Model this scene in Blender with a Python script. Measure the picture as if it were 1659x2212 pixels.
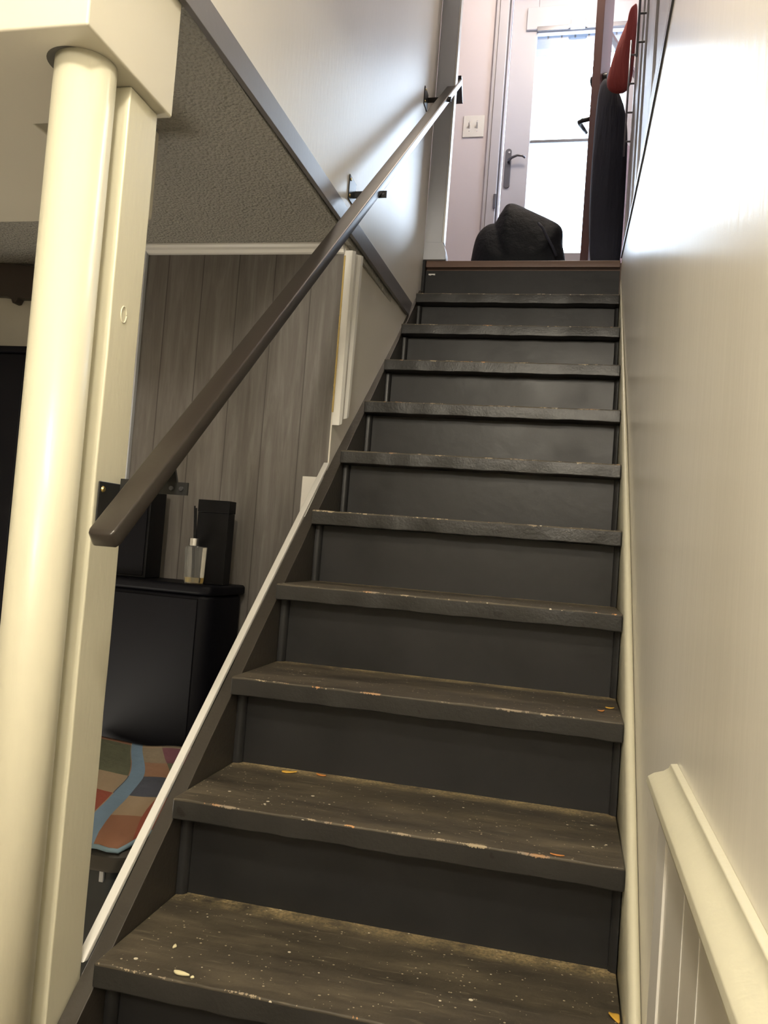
import bpy, bmesh, math, random
from mathutils import Vector, Matrix, noise
random.seed(7)
S = bpy.context.scene
COL = S.collection
for o in list(bpy.data.objects): bpy.data.objects.remove(o)

# ------------------------------------------------------------------ camera
F_PX = 1779.44
PITCH, YAW, ROLL = 0.0412248, -0.2253827, 0.0769018
CAMLOC = Vector((0.677123, -1.185082, 0.677986))
fw = Vector((math.sin(YAW)*math.cos(PITCH), math.cos(YAW)*math.cos(PITCH), math.sin(PITCH)))
r0 = Vector((math.cos(YAW), -math.sin(YAW), 0)); u0 = r0.cross(fw)
ri = math.cos(ROLL)*r0 + math.sin(ROLL)*u0
up = -math.sin(ROLL)*r0 + math.cos(ROLL)*u0
cd = bpy.data.cameras.new('camera'); cam = bpy.data.objects.new('camera', cd); COL.objects.link(cam)
cam.matrix_world = Matrix(((ri.x, up.x, -fw.x, CAMLOC.x), (ri.y, up.y, -fw.y, CAMLOC.y), (ri.z, up.z, -fw.z, CAMLOC.z), (0, 0, 0, 1)))
cd.sensor_fit = 'VERTICAL'; cd.sensor_height = 24; cd.lens = 24*F_PX/2212; cd.clip_start = .01
S.camera = cam

# ------------------------------------------------------------------ light and exposure
S.view_settings.view_transform = 'Standard'; S.view_settings.look = 'None'
S.view_settings.gamma = 1; S.view_settings.use_curve_mapping = False
S.view_settings.exposure = 0.0
W = bpy.data.worlds.new('sky'); S.world = W; W.use_nodes = True
bg = W.node_tree.nodes['Background']; bg.inputs[0].default_value = (0.70, 0.84, 1.0, 1); bg.inputs[1].default_value = 11.0

def point(name, loc, power, color, r):
    l = bpy.data.lights.new(name, 'POINT'); l.energy = power; l.color = color; l.shadow_soft_size = r
    o = bpy.data.objects.new(name, l); COL.objects.link(o); o.location = loc; return o
def area(name, loc, target, power, color, sx, sy):
    l = bpy.data.lights.new(name, 'AREA'); l.energy = power; l.color = color; l.shape = 'RECTANGLE'; l.size = sx; l.size_y = sy
    o = bpy.data.objects.new(name, l); COL.objects.link(o); o.location = loc
    o.rotation_euler = (Vector(target)-Vector(loc)).to_track_quat('-Z', 'Y').to_euler(); return o
point('lower_hall_lamp', (0.43, -1.08, 1.86), 57, (1.0, .91, .745), .06)
point('rear_fill_light', (0.45, -2.5, 1.78), 118, (1.0, .91, .76), .12)             # added fill light far behind the camera, no known fixture       
point('basement_fill_light', (-.98, .30, -.10), 24, (1.0, .93, .80), .22)            # unseen fill light added to brighten the textured ceiling left of the stairs
point('upper_hall_lamp', (0.50, 2.62, 4.12), 40, (1.0, .84, .68), .08)       # ceiling lamp over the landing
area('door_daylight', (0.45, 4.3, 2.75), (0.42, 3.2, 2.85), 22, (.72, .84, 1.0), 1.1, 1.9)   # daylight coming through the glass door

# ------------------------------------------------------------------ node helpers
def mat(name, base=(.5,.5,.5), rough=.5, metal=0, spec=.5, coat=0):
    m = bpy.data.materials.new(name); m.use_nodes = True
    b = m.node_tree.nodes['Principled BSDF']
    b.inputs['Base Color'].default_value = (*base, 1); b.inputs['Roughness'].default_value = rough
    b.inputs['Metallic'].default_value = metal; b.inputs['Specular IOR Level'].default_value = spec
    b.inputs['Coat Weight'].default_value = coat
    return m
class G:
    def __init__(s, m): s.m = m; s.t = m.node_tree; s.b = s.t.nodes['Principled BSDF']
    def n(s, typ, **kw):
        x = s.t.nodes.new(typ)
        for k, v in kw.items():
            if k in x.inputs: x.inputs[k].default_value = v
            else: setattr(x, k, v)
        return x
    def l(s, a, b): s.t.links.new(a, b)
    def coord(s, scale=(1,1,1), kind='Object', loc=(0,0,0)):
        c = s.n('ShaderNodeTexCoord'); mp = s.n('ShaderNodeMapping'); mp.inputs['Scale'].default_value = scale
        mp.inputs['Location'].default_value = loc
        s.l(c.outputs[kind], mp.inputs[0]); return mp.outputs[0]
    def noise(s, vec, scale=5, detail=3, rough=.5, dist=0):
        x = s.n('ShaderNodeTexNoise'); x.inputs['Scale'].default_value = scale; x.inputs['Detail'].default_value = detail
        x.inputs['Roughness'].default_value = rough; x.inputs['Distortion'].default_value = dist
        s.l(vec, x.inputs['Vector']); return x.outputs['Fac']
    def ramp(s, fac, stops, interp='LINEAR'):
        x = s.n('ShaderNodeValToRGB'); x.color_ramp.interpolation = interp
        e = x.color_ramp.elements
        while len(e) < len(stops): e.new(.5)
        for k, (p, c) in enumerate(stops): e[k].position = p; e[k].color = (*c, 1) if len(c) == 3 else c
        s.l(fac, x.inputs[0]); return x.outputs[0]
    def mix(s, fac, a, b, typ='MIX'):
        x = s.n('ShaderNodeMix'); x.data_type = 'RGBA'; x.blend_type = typ
        for sock, v in ((x.inputs[0], fac), (x.inputs[6], a), (x.inputs[7], b)):
            if isinstance(v, (int, float)): sock.default_value = v
            elif isinstance(v, tuple): sock.default_value = (*v, 1)
            else: s.l(v, sock)
        return x.outputs[2]
    def math(s, op, a, b=None, c=None):
        x = s.n('ShaderNodeMath'); x.operation = op
        for k, v in enumerate((a, b, c)):
            if v is None: continue
            if isinstance(v, (int, float)): x.inputs[k].default_value = v
            else: s.l(v, x.inputs[k])
        return x.outputs[0]
    def bump(s, h, strength=.2, dist=.01, prev=None):
        x = s.n('ShaderNodeBump'); x.inputs['Strength'].default_value = strength; x.inputs['Distance'].default_value = dist
        s.l(h, x.inputs['Height'])
        if prev: s.l(prev, x.inputs['Normal'])
        s.l(x.outputs[0], s.b.inputs['Normal']); return x.outputs[0]
    def color(s, c): s.l(c, s.b.inputs['Base Color'])
    def rough(s, c): s.l(c, s.b.inputs['Roughness'])

def paint(name, c, rough, sc=60, bstr=.12, var=.06, stretch=(1,1,1)):
    m = mat(name, c, rough); g = G(m)
    v = g.coord(stretch)
    n = g.noise(v, 4, 4)
    g.color(g.mix(n, tuple(x*(1-var) for x in c), tuple(min(1, x*(1+var)) for x in c)))
    g.bump(g.noise(v, sc, 3), bstr, .004)
    return m

M = {}
M['cream'] = paint('cream_gloss_paint', (.57,.545,.425), .33, 90, .12, .03, (1,1,.25))
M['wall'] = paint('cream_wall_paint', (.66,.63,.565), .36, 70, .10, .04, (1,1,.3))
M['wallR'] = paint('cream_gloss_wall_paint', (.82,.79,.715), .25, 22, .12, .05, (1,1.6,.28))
M['beam'] = paint('cream_flat_paint', (.55,.52,.43), .55, 60, .05, .03)
M['white'] = paint('white_trim_paint', (.70,.69,.66), .35, 80, .05, .03)
M['cabwhite'] = paint('white_cabinet_paint', (.50,.485,.52), .35, 80, .02, .02)
M['pinkwall'] = paint('pale_pink_grey_wall_paint', (.64,.59,.615), .5, 60, .05, .03)
M['greytrim'] = paint('grey_trim_paint', (.155,.148,.155), .3, 60, .05, .05)
M['lavender'] = paint('cool_grey_trim_paint', (.54,.56,.61), .35, 60, .05, .05)
M['dark'] = mat('black_plastic', (.004,.004,.005), .5, 0, .15)
M['speaker'] = mat('black_lacquer_cabinet', (.004,.004,.006), .5, 0, .12)
M['bronze'] = mat('dark_bronze_rail_paint', (.026,.021,.018), .30, .0, .55)
G(M['bronze']).bump(G(M['bronze']).noise(G(M['bronze']).coord(), 120, 2), .03, .002)
M['blackmetal'] = mat('black_painted_steel', (.02,.02,.02), .35, .3)
M['brass'] = mat('brass_screw', (.55,.42,.16), .35, 1)
M['chrome'] = mat('brushed_silver', (.65,.65,.66), .25, 1)
M['nickel'] = mat('dark_nickel', (.16,.16,.18), .3, .9)
M['stringerpaint'] = paint('dark_brown_stringer_paint', (.036,.031,.025), .42, 80, .2, .2)
M['riserpaint'] = paint('near_black_riser_paint', (.040,.036,.032), .36, 50, .12, .15, (1,1,1))
M['riserpaint'].node_tree.nodes['Principled BSDF'].inputs['Specular IOR Level'].default_value = .30
M['plate'] = mat('white_plastic_plate', (.72,.70,.66), .4)

# treads: worn dark paint with dust, crumbs and chipped front edge
m = mat('worn_dark_tread_paint', (.04,.036,.03), .5, 0, .36); g = G(m); M['tread'] = m
c = g.n('ShaderNodeTexCoord'); oi = g.n('ShaderNodeObjectInfo')
off = g.n('ShaderNodeVectorMath'); off.operation = 'MULTIPLY_ADD'
comb = g.n('ShaderNodeCombineXYZ'); g.l(oi.outputs['Random'], comb.inputs[0]); g.l(oi.outputs['Random'], comb.inputs[1])
off.inputs[1].default_value = (17, 9, 0); g.l(comb.outputs[0], off.inputs[0]); g.l(c.outputs['Object'], off.inputs[2])
V = off.outputs[0]
sep = g.n('ShaderNodeSeparateXYZ'); g.l(c.outputs['Object'], sep.inputs[0])
X, Y, Z = sep.outputs
st = g.n('ShaderNodeMapping'); st.inputs['Scale'].default_value = (.35, 1.6, 1); g.l(V, st.inputs[0])
n1 = g.noise(st.outputs[0], 9, 6, .65)
col = g.ramp(n1, [(.28, (.031,.026,.020)), (.52, (.064,.053,.038)), (.74, (.125,.102,.070))])
fine = g.noise(V, 160, 2, .6)
scr = g.n('ShaderNodeMapping'); scr.inputs['Scale'].default_value = (.12, 1, 1); scr.inputs['Rotation'].default_value = (0,0,.15); g.l(V, scr.inputs[0])
scn = g.noise(scr.outputs[0], 120, 2, .5)
col = g.mix(g.ramp(scn, [(.62, (0,0,0)), (.74, (.45,.45,.45))]), col, (.20,.165,.115))
# dust in the back corner of the tread
up_f = g.ramp(Z, [(.0, (0,0,0)), (.001, (0,0,0))])
top = g.math('GREATER_THAN', Z, -.004)
dm = g.math('MULTIPLY', g.ramp(Y, [(.235, (0,0,0)), (.285, (1,1,1))]), g.ramp(g.noise(V, 14, 5, .7), [(.36, (0,0,0)), (.60, (1,1,1))]))
dm = g.math('MULTIPLY', g.math('MULTIPLY', dm, top), g.ramp(fine, [(.35, (.25,.25,.25)), (.6, (1,1,1))]))
col = g.mix(dm, col, (.46,.35,.18))
# white specks
vo = g.n('ShaderNodeTexVoronoi'); vo.inputs['Scale'].default_value = 46; vo.inputs['Randomness'].default_value = 1; g.l(V, vo.inputs['Vector'])
sz = g.n('ShaderNodeSeparateColor'); g.l(vo.outputs['Color'], sz.inputs[0])
rad = g.math('MULTIPLY', g.math('POWER', sz.outputs[0], 6.5), .19)
sp = g.math('MULTIPLY', g.math('LESS_THAN', vo.outputs['Distance'], rad), top)
col = g.mix(sp, col, (.66,.60,.47))
vo2 = g.n('ShaderNodeTexVoronoi'); vo2.inputs['Scale'].default_value = 150; g.l(V, vo2.inputs['Vector'])
sz2 = g.n('ShaderNodeSeparateColor'); g.l(vo2.outputs['Color'], sz2.inputs[0])
sp2 = g.math('MULTIPLY', g.math('LESS_THAN', vo2.outputs['Distance'], g.math('MULTIPLY', g.math('POWER', sz2.outputs[1], 5.0), .30)), top)
col = g.mix(sp2, col, (.40,.34,.24))
# chipped front edge
ev = g.n('ShaderNodeMapping'); ev.inputs['Scale'].default_value = (1, .6, .6); g.l(V, ev.inputs[0])
en = g.noise(ev.outputs[0], 22, 6, .75)
edge = g.math('SUBTRACT', 1.0, g.math('MULTIPLY', g.math('ADD', g.math('ABSOLUTE', Z), g.math('ABSOLUTE', Y)), 190.0))
em = g.math('GREATER_THAN', g.math('ADD', edge, g.math('MULTIPLY', g.math('SUBTRACT', en, .62), 7.0)), .12)
en2 = g.noise(V, 6, 2)
col = g.mix(em, col, g.ramp(en2, [(.4, (.36,.29,.19)), (.55, (.20,.16,.12)), (.64, (.50,.25,.09))]))
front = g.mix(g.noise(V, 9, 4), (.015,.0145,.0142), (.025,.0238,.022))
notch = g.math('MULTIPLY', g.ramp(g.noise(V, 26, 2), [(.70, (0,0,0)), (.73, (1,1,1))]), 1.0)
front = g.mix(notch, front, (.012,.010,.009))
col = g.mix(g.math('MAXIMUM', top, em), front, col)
g.color(col)
g.rough(g.mix(top, (.38,.38,.38), g.ramp(n1, [(.3, (.45,.45,.45)), (.8, (.68,.68,.68))])))
g.bump(g.math('ADD', fine, g.math('MULTIPLY', g.noise(V, 30, 3), 2.0)), .25, .002)

# risers: glossy dark paint, drips and bumps
g = G(M['riserpaint'])
c = g.n('ShaderNodeTexCoord'); oi = g.n('ShaderNodeObjectInfo')
comb = g.n('ShaderNodeCombineXYZ'); g.l(oi.outputs['Random'], comb.inputs[0]); g.l(oi.outputs['Random'], comb.inputs[2])
off = g.n('ShaderNodeVectorMath'); off.operation = 'MULTIPLY_ADD'; off.inputs[1].default_value = (13, 0, 5)
g.l(comb.outputs[0], off.inputs[0]); g.l(c.outputs['Object'], off.inputs[2]); V = off.outputs[0]
n1 = g.noise(V, 5, 5, .6)
col = g.ramp(n1, [(.3, (.012,.012,.0125)), (.7, (.020,.0195,.0205))])
vo = g.n('ShaderNodeTexVoronoi'); vo.inputs['Scale'].default_value = 22; g.l(V, vo.inputs['Vector'])
sz = g.n('ShaderNodeSeparateColor'); g.l(vo.outputs['Color'], sz.inputs[0])
sp = g.math('LESS_THAN', vo.outputs['Distance'], g.math('MULTIPLY', g.math('POWER', sz.outputs[0], 9.0), .10))
g.color(g.mix(sp, col, (.012,.010,.010)))
g.rough(g.ramp(n1, [(.3, (.34,.34,.34)), (.7, (.46,.46,.46))]))
g.bump(g.noise(V, 38, 4), .16, .003)

# popcorn ceiling
m = mat('textured_popcorn_ceiling', (.38,.36,.31), .8); g = G(m); M['popcorn'] = m
v = g.coord(); vo = g.n('ShaderNodeTexVoronoi'); vo.inputs['Scale'].default_value = 130; g.l(v, vo.inputs['Vector'])
nn = g.noise(v, 95, 5, .7)
g.color(g.mix(nn, (.50,.485,.44), (.68,.66,.60)))
g.bump(g.math('ADD', g.math('MULTIPLY', vo.outputs['Distance'], -1.0), g.math('MULTIPLY', nn, 1.6)), 1.0, .012)

# grey wood paneling
m = mat('grey_wood_paneling', (.14,.13,.12), .5); g = G(m); M['panel'] = m
c = g.n('ShaderNodeTexCoord'); sep = g.n('ShaderNodeSeparateXYZ'); g.l(c.outputs['Object'], sep.inputs[0])
px = g.math('MULTIPLY', g.math('ADD', sep.outputs[0], .014), 1/.118)
pid = g.math('FLOOR', px); fr = g.math('SUBTRACT', px, pid)
wn = g.n('ShaderNodeTexWhiteNoise'); wn.noise_dimensions = '1D'; g.l(pid, wn.inputs['W'])
cb = g.n('ShaderNodeCombineXYZ'); g.l(g.math('MULTIPLY', sep.outputs[0], 9.0), cb.inputs[0]); g.l(sep.outputs[1], cb.inputs[1])
g.l(g.math('ADD', g.math('MULTIPLY', sep.outputs[2], .7), g.math('MULTIPLY', wn.outputs[0], 9.0)), cb.inputs[2])
gr = g.noise(cb.outputs[0], 5, 7, .65, .6)
col = g.ramp(gr, [(.25, (.070,.062,.056)), (.5, (.112,.102,.094)), (.75, (.165,.155,.147))])
col = g.mix(g.math('MULTIPLY', wn.outputs[0], .25), col, (.26,.235,.21))
groove = g.math('LESS_THAN', fr, .03)
g.color(g.mix(g.math('MULTIPLY', groove, .75), col, (.035,.03,.027)))
g.bump(gr, .15, .003)

m = mat('dark_red_wood_door', (.10,.04,.03), .35); g = G(m); M['redwood'] = m
g.color(g.mix(g.noise(g.coord((4,4,.5)), 6, 5), (.06,.028,.026), (.14,.055,.045)))
m = mat('landing_red_wood_floor', (.20,.09,.055), .35); g = G(m); M['woodfloor'] = m
g.color(g.mix(g.noise(g.coord((.8,8,1)), 6, 5), (.085,.05,.038), (.17,.095,.065)))
m = mat('basement_floor_vinyl', (.14,.13,.12), .6); g = G(m); M['floor'] = m
g.color(g.mix(g.noise(g.coord(), 7, 4), (.30,.26,.21), (.38,.34,.28)))
m = mat('outside_concrete', (.55,.56,.58), .8); g = G(m); M['concrete'] = m
g.color(g.mix(g.noise(g.coord(), 3, 4), (.50,.52,.54), (.62,.63,.65)))
M['bark'] = mat('grey_bark', (.20,.20,.20), .8)
M['leafgreen'] = mat('green_leaves', (.16,.24,.14), .7)
M['porch'] = paint('shade_toned_porch_boards', (.115,.135,.175), .5, 40, .05, .02)  # white boards in shade; the shade is put into this dark bluish colour
m = mat('black_nylon', (.005,.006,.009), .7, 0, .25); g = G(m); M['nylon'] = m
g.bump(g.noise(g.coord(), 14, 4, .6), .5, .02)
m = mat('dark_navy_cloth', (.014,.016,.030), .8); g = G(m); M['navy'] = m
g.bump(g.noise(g.coord((4,4,.6)), 10, 3), .5, .02)
m = mat('red_cloth', (.26,.035,.030), .75); g = G(m); M['redcloth'] = m
g.bump(g.noise(g.coord((4,4,.6)), 10, 3), .5, .02)
m = mat('clear_pane_glass', (1,1,1), .0); M['pane'] = m
t = m.node_tree; out = t.nodes['Material Output']; t.nodes.remove(t.nodes['Principled BSDF'])
tr = t.nodes.new('ShaderNodeBsdfTransparent'); gl = t.nodes.new('ShaderNodeBsdfGlossy'); gl.inputs['Roughness'].default_value = .02
mx = t.nodes.new('ShaderNodeMixShader'); mx.inputs[0].default_value = .06
t.links.new(tr.outputs[0], mx.inputs[1]); t.links.new(gl.outputs[0], mx.inputs[2]); t.links.new(mx.outputs[0], out.inputs[0])
m = mat('bottle_glass', (.95,.97,.96), .03); m.node_tree.nodes['Principled BSDF'].inputs['Transmission Weight'].default_value = .95; M['bglass'] = m
m = mat('amber_oil', (.95,.72,.25), .05); m.node_tree.nodes['Principled BSDF'].inputs['Transmission Weight'].default_value = .8; M['oil'] = m
M['bin'] = mat('dark_grey_bin_plastic', (.050,.046,.040), .38)
M['binbody'] = mat('slate_bin_plastic', (.030,.036,.042), .3)
M['hem'] = mat('pale_blue_hem', (.22,.33,.42), .7)
M['yleaf'] = mat('dry_yellow_leaf', (.62,.36,.05), .6)
M['oleaf'] = mat('dry_orange_leaf', (.50,.20,.05), .6)
M['crumb'] = mat('pale_plaster_crumb', (.66,.60,.38), .8)
M['brownwood'] = mat('dark_brown_wood', (.055,.042,.035), .45)

# patchwork cloth
m = mat('patchwork_plaid_cloth', (.3,.2,.15), .85); g = G(m); M['cloth'] = m
c = g.n('ShaderNodeTexCoord'); sep = g.n('ShaderNodeSeparateXYZ'); g.l(c.outputs['UV'], sep.inputs[0])
ux = g.math('FLOOR', g.math('MULTIPLY', sep.outputs[0], 4.4)); uy = g.math('FLOOR', g.math('MULTIPLY', sep.outputs[1], 5.2))
cb = g.n('ShaderNodeCombineXYZ'); g.l(ux, cb.inputs[0]); g.l(uy, cb.inputs[1])
wn = g.n('ShaderNodeTexWhiteNoise'); wn.noise_dimensions = '2D'; g.l(cb.outputs[0], wn.inputs['Vector'])
col = g.ramp(wn.outputs['Value'], [(0, (.33,.16,.10)), (.16, (.32,.26,.19)), (.32, (.14,.15,.10)), (.45, (.42,.32,.22)), (.60, (.34,.09,.06)), (.68, (.22,.09,.12)), (.76, (.36,.20,.13)), (.92, (.09,.10,.14))], 'CONSTANT')
stripe = g.math('LESS_THAN', g.math('ABSOLUTE', g.math('SUBTRACT', sep.outputs[0], .50)), .040)
col = g.mix(stripe, col, (.22,.34,.50))
g.color(g.mix(g.noise(g.coord(), 180, 2), col, (.10,.08,.07), 'MIX') if False else col)
g.bump(g.noise(g.coord(), 25, 3), .3, .01)

# ------------------------------------------------------------------ mesh helpers
def wloc(o):
    v = Vector((0, 0, 0))
    while o is not None: v = v+Vector(o.location); o = o.parent
    return v
class MB:
    def __init__(s): s.bm = bmesh.new()
    def box(s, x0, x1, y0, y1, z0, z1):
        v = [s.bm.verts.new(p) for p in ((x0,y0,z0),(x1,y0,z0),(x1,y1,z0),(x0,y1,z0),(x0,y0,z1),(x1,y0,z1),(x1,y1,z1),(x0,y1,z1))]
        for f in ((3,2,1,0),(4,5,6,7),(0,1,5,4),(1,2,6,5),(2,3,7,6),(3,0,4,7)): s.bm.faces.new([v[i] for i in f])
        return s
    def prism(s, pts, axis, a, b):
        """extrude a 2-D outline along an axis; pts are the other two coordinates in xyz order"""
        def P(p, h):
            if axis == 'x': return (h, p[0], p[1])
            if axis == 'y': return (p[0], h, p[1])
            return (p[0], p[1], h)
        A = [s.bm.verts.new(P(p, a)) for p in pts]; B = [s.bm.verts.new(P(p, b)) for p in pts]
        s.bm.faces.new(A); s.bm.faces.new(B[::-1])
        for i in range(len(pts)):
            j = (i+1) % len(pts); s.bm.faces.new((A[j], A[i], B[i], B[j]))
        return s
    def loft(s, sections, cap=True):
        R = [[s.bm.verts.new(p) for p in sec] for sec in sections]
        for a, b in zip(R, R[1:]):
            for i in range(len(a)):
                j = (i+1) % len(a); s.bm.faces.new((a[i], a[j], b[j], b[i]))
        if cap: s.bm.faces.new(R[0][::-1]); s.bm.faces.new(R[-1])
        return s
    def cyl(s, p0, p1, r0, r1=None, n=24):
        r1 = r0 if r1 is None else r1
        p0, p1 = Vector(p0), Vector(p1); d = (p1-p0).normalized()
        a = d.orthogonal().normalized(); b = d.cross(a)
        s.loft([[p+r*(math.cos(t)*a+math.sin(t)*b) for t in [2*math.pi*k/n for k in range(n)]] for p, r in ((p0, r0), (p1, r1))])
        return s
    def tube(s, pts, r, n=10):
        pts = [Vector(p) for p in pts]; secs = []; a = None
        for i, p in enumerate(pts):
            d = (pts[min(i+1, len(pts)-1)]-pts[max(i-1, 0)]).normalized()
            a = d.orthogonal().normalized() if a is None else (a-d*a.dot(d)).normalized()
            b = d.cross(a); rr = r[i] if isinstance(r, (list, tuple)) else r
            secs.append([p+rr*(math.cos(t)*a+math.sin(t)*b) for t in [2*math.pi*k/n for k in range(n)]])
        s.loft(secs); return s
    def build(s, name, material, parent=None, bevel=0, seg=2, smooth=False, origin=None, local=False):
        bmesh.ops.recalc_face_normals(s.bm, faces=s.bm.faces)
        me = bpy.data.meshes.new(name); s.bm.to_mesh(me); s.bm.free()
        me.materials.append(material)
        o = bpy.data.objects.new(name, me); COL.objects.link(o)
        if smooth:
            for p in me.polygons: p.use_smooth = True
        if origin is not None:
            me.transform(Matrix.Translation(-Vector(origin)))
            o.location = origin
        if parent is not None:
            o.parent = parent
            if not local: o.location = Vector(o.location)-wloc(parent)
        if bevel:
            b = o.modifiers.new('bevel', 'BEVEL'); b.width = bevel; b.segments = seg; b.limit_method = 'ANGLE'; b.angle_limit = .6
            for p in me.polygons: p.use_smooth = True
            w = o.modifiers.new('wn', 'WEIGHTED_NORMAL'); w.keep_sharp = True
        return o
def thing(name, label, cat, loc, group=None):
    o = bpy.data.objects.new(name, None); COL.objects.link(o); o.location = loc; o.empty_display_size = .05
    o['label'] = label; o['category'] = cat
    if group: o['group'] = group
    return o
def tag(o, label, cat, group=None):
    o['label'] = label; o['category'] = cat
    if group: o['group'] = group
    return o
def struct(o, label=None):
    o['kind'] = 'structure'
    if label: o['label'] = label
    return o

# ------------------------------------------------------------------ measures
RISE, GO, OVER, TH = .19, .2271, .058, .038
WR = .8175                      # right wall plane
ZL = 1.9                        # landing level
ZF = -.57                       # lower floor
SL = RISE/GO

# ------------------------------------------------------------------ setting: lower level
struct(MB().box(-3.6, 1.0, -4.2, 3.2, ZF-.1, ZF).build('floor', M['floor']))
struct(MB().box(-3.6, -.0165, -.21, 3.2, 1.56, 1.60).build('ceiling', M['popcorn']))
struct(MB().box(-3.6, 1.0, -4.2, -.212, 1.95, 2.0).build('ceiling.001', M['beam']))
struct(MB().box(-3.7, 1.6, 3.2, 3.66, ZF-.1, 1.75).build('wall_basement_back', M['wall']))
struct(MB().box(.8185, .99, 2.205, 3.2, ZF, 1.75).build('wall_right_lower', M['wall']))
struct(MB().box(.99, 1.10, -4.3, 3.2, ZF-.1, 1.90).build('wall_right_outer', M['wall']))
struct(MB().box(-3.7, -3.6, -4.2, 3.2, ZF, 2.0).build('wall_basement_left', M['wall']))
struct(MB().box(-3.6, 1.0, -4.3, -4.2, ZF, 2.0).build('wall_behind', M['wall']))
struct(MB().box(-3.6, -.676, 1.30, 1.40, ZF, 1.559).build('wall_basement_far', M['wall']))
# wood paneling wall with the room running on past its left edge
struct(MB().box(-.675, -.036, 1.132, 1.20, ZF, 1.558).build('wall_paneling', M['panel']))
struct(MB().box(-.700, -.676, 1.118, 1.299, ZF, 1.556).build('trim_20', M['lavender']))
# left wall of the staircase (over the trim board) and the small wall beneath it
w = MB(); w.box(-.112, -.012, -.20, 2.19, 1.602, 4.28); struct(w.build('wall_left', M['wall']))
struct(MB().box(-.112, -.001, 2.191, 2.236, 1.602, ZL-.001).build('trim_21', M['riserpaint']))
tri = MB(); tri.prism([(-.0315, 1.133), (-.0135, 1.80), (-.0135, 2.19), (-.11, 2.19), (-.11, 1.133)], 'z', ZF, 1.600)
struct(tri.build('wall_under_stairs', M['wall']))
# skirt wall closing the underside of the stringer
us = MB(); us.prism([(-.12, ZF), (1.12, ZF), (1.12, SL*(1.12-.059)-.20), (-.12+.0, SL*(-.12-.059)-.20)], 'x', -.060, -.034)
struct(us.build('wall_below_stringer', M['greytrim']))
# right wall, glossy, bowing in slightly toward the landing
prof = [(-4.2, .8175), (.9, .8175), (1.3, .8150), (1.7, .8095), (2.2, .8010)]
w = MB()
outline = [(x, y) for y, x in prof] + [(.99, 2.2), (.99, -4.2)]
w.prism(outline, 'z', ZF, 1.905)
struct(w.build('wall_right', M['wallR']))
struct(MB().box(.8175, .99, -4.2, -.2, 1.906, 2.0).build('wall_right_top', M['wallR']))
w = MB(); outline = [(x-.005, y) for y, x in prof[1:]]; outline = [(.8125, -.2)] + outline + [(.85, 2.2), (.85, -.2)]
w.prism(outline, 'z', 1.907, 1.922); struct(w.build('trim_1', M['nickel']))

# soffit beam over the posts: L shaped in plan
so = MB(); so.prism([(-.015, -.212), (-.015, .036), (-.276, .036), (-.276, .448), (-3.6, .448), (-3.6, -.212)], 'z', 1.36, 1.557)
so = struct(so.build('ceiling_soffit', M['beam'], bevel=.004))
struct(MB().box(-3.6, -.015, -.2115, -.19, 1.558, 1.95).build('wall_soffit_face', M['beam']))

# stairwell header and upper level shell
struct(MB().box(-.112, WR+.18, -.211, -.113, 2.0, 4.28).build('wall_stairwell_front', M['wall']))
struct(MB().box(-1.6, 1.5, -.211, 3.75, 4.28, 4.36).build('ceiling.002', M['white']))
fl = MB(); fl.box(-1.6, 1.5, 2.235, 3.75, ZL-.14, ZL); struct(fl.build('floor.001', M['woodfloor']))
struct(MB().box(-1.7, -1.6, 2.19, 3.75, ZL, 4.28).build('wall_hall_left', M['pinkwall']))
struct(MB().box(-1.6, -.114, 2.10, 2.19, 1.602, 4.28).build('wall_hall_return', M['pinkwall']))
far = MB()
far.box(-1.6, .135, 3.50, 3.66, ZL, 4.28); far.box(.96, 1.5, 3.50, 3.66, ZL, 4.28); far.box(.135, .96, 3.50, 3.66, 3.975, 4.28)
struct(far.build('wall_back', M['pinkwall']))
struct(MB().box(1.42, 1.5, 2.80, 3.5, ZL, 4.28).build('wall_hall_right', M['pinkwall']))

# corner end board and its white side, with a little base block
ob = struct(MB().box(-.012, .062, 2.193, 2.245, ZL+.075, 4.28).build('trim_2', M['lavender'], bevel=.002))
struct(MB().box(.0625, .070, 2.196, 2.243, ZL+.075, 4.28).build('trim_3', M['white']))
bb = MB(); bb.prism([(-.012, ZL), (.083, ZL), (.083, ZL+.03), (.075, ZL+.058), (.066, ZL+.074), (-.012, ZL+.074)], 'y', 2.188, 2.25)
struct(bb.build('baseboard_corner', M['lavender'], bevel=.002))

# gray board along the edge of the wall opening, rising slightly
bd = MB(); bd.prism([(-.2, 1.545), (.6, 1.563), (1.94, 1.588), (1.98, 1.640), (1.985, 1.650), (1.1, 1.627), (.1, 1.609), (-.2, 1.602)], 'x', -.0118, .0)
tag(bd.build('edge_board', M['greytrim'], bevel=.0015), 'grey painted board running along the edge of the textured ceiling beside the stairs', 'trim board')
# crown strip on top of the paneling
cm = MB(); cm.prism([(1.1315, 1.559), (1.100, 1.559), (1.100, 1.554), (1.106, 1.548), (1.116, 1.544), (1.122, 1.536), (1.1315, 1.534)], 'x', -.70, -.034)
struct(cm.build('trim_5', M['white'], smooth=False))
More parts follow.
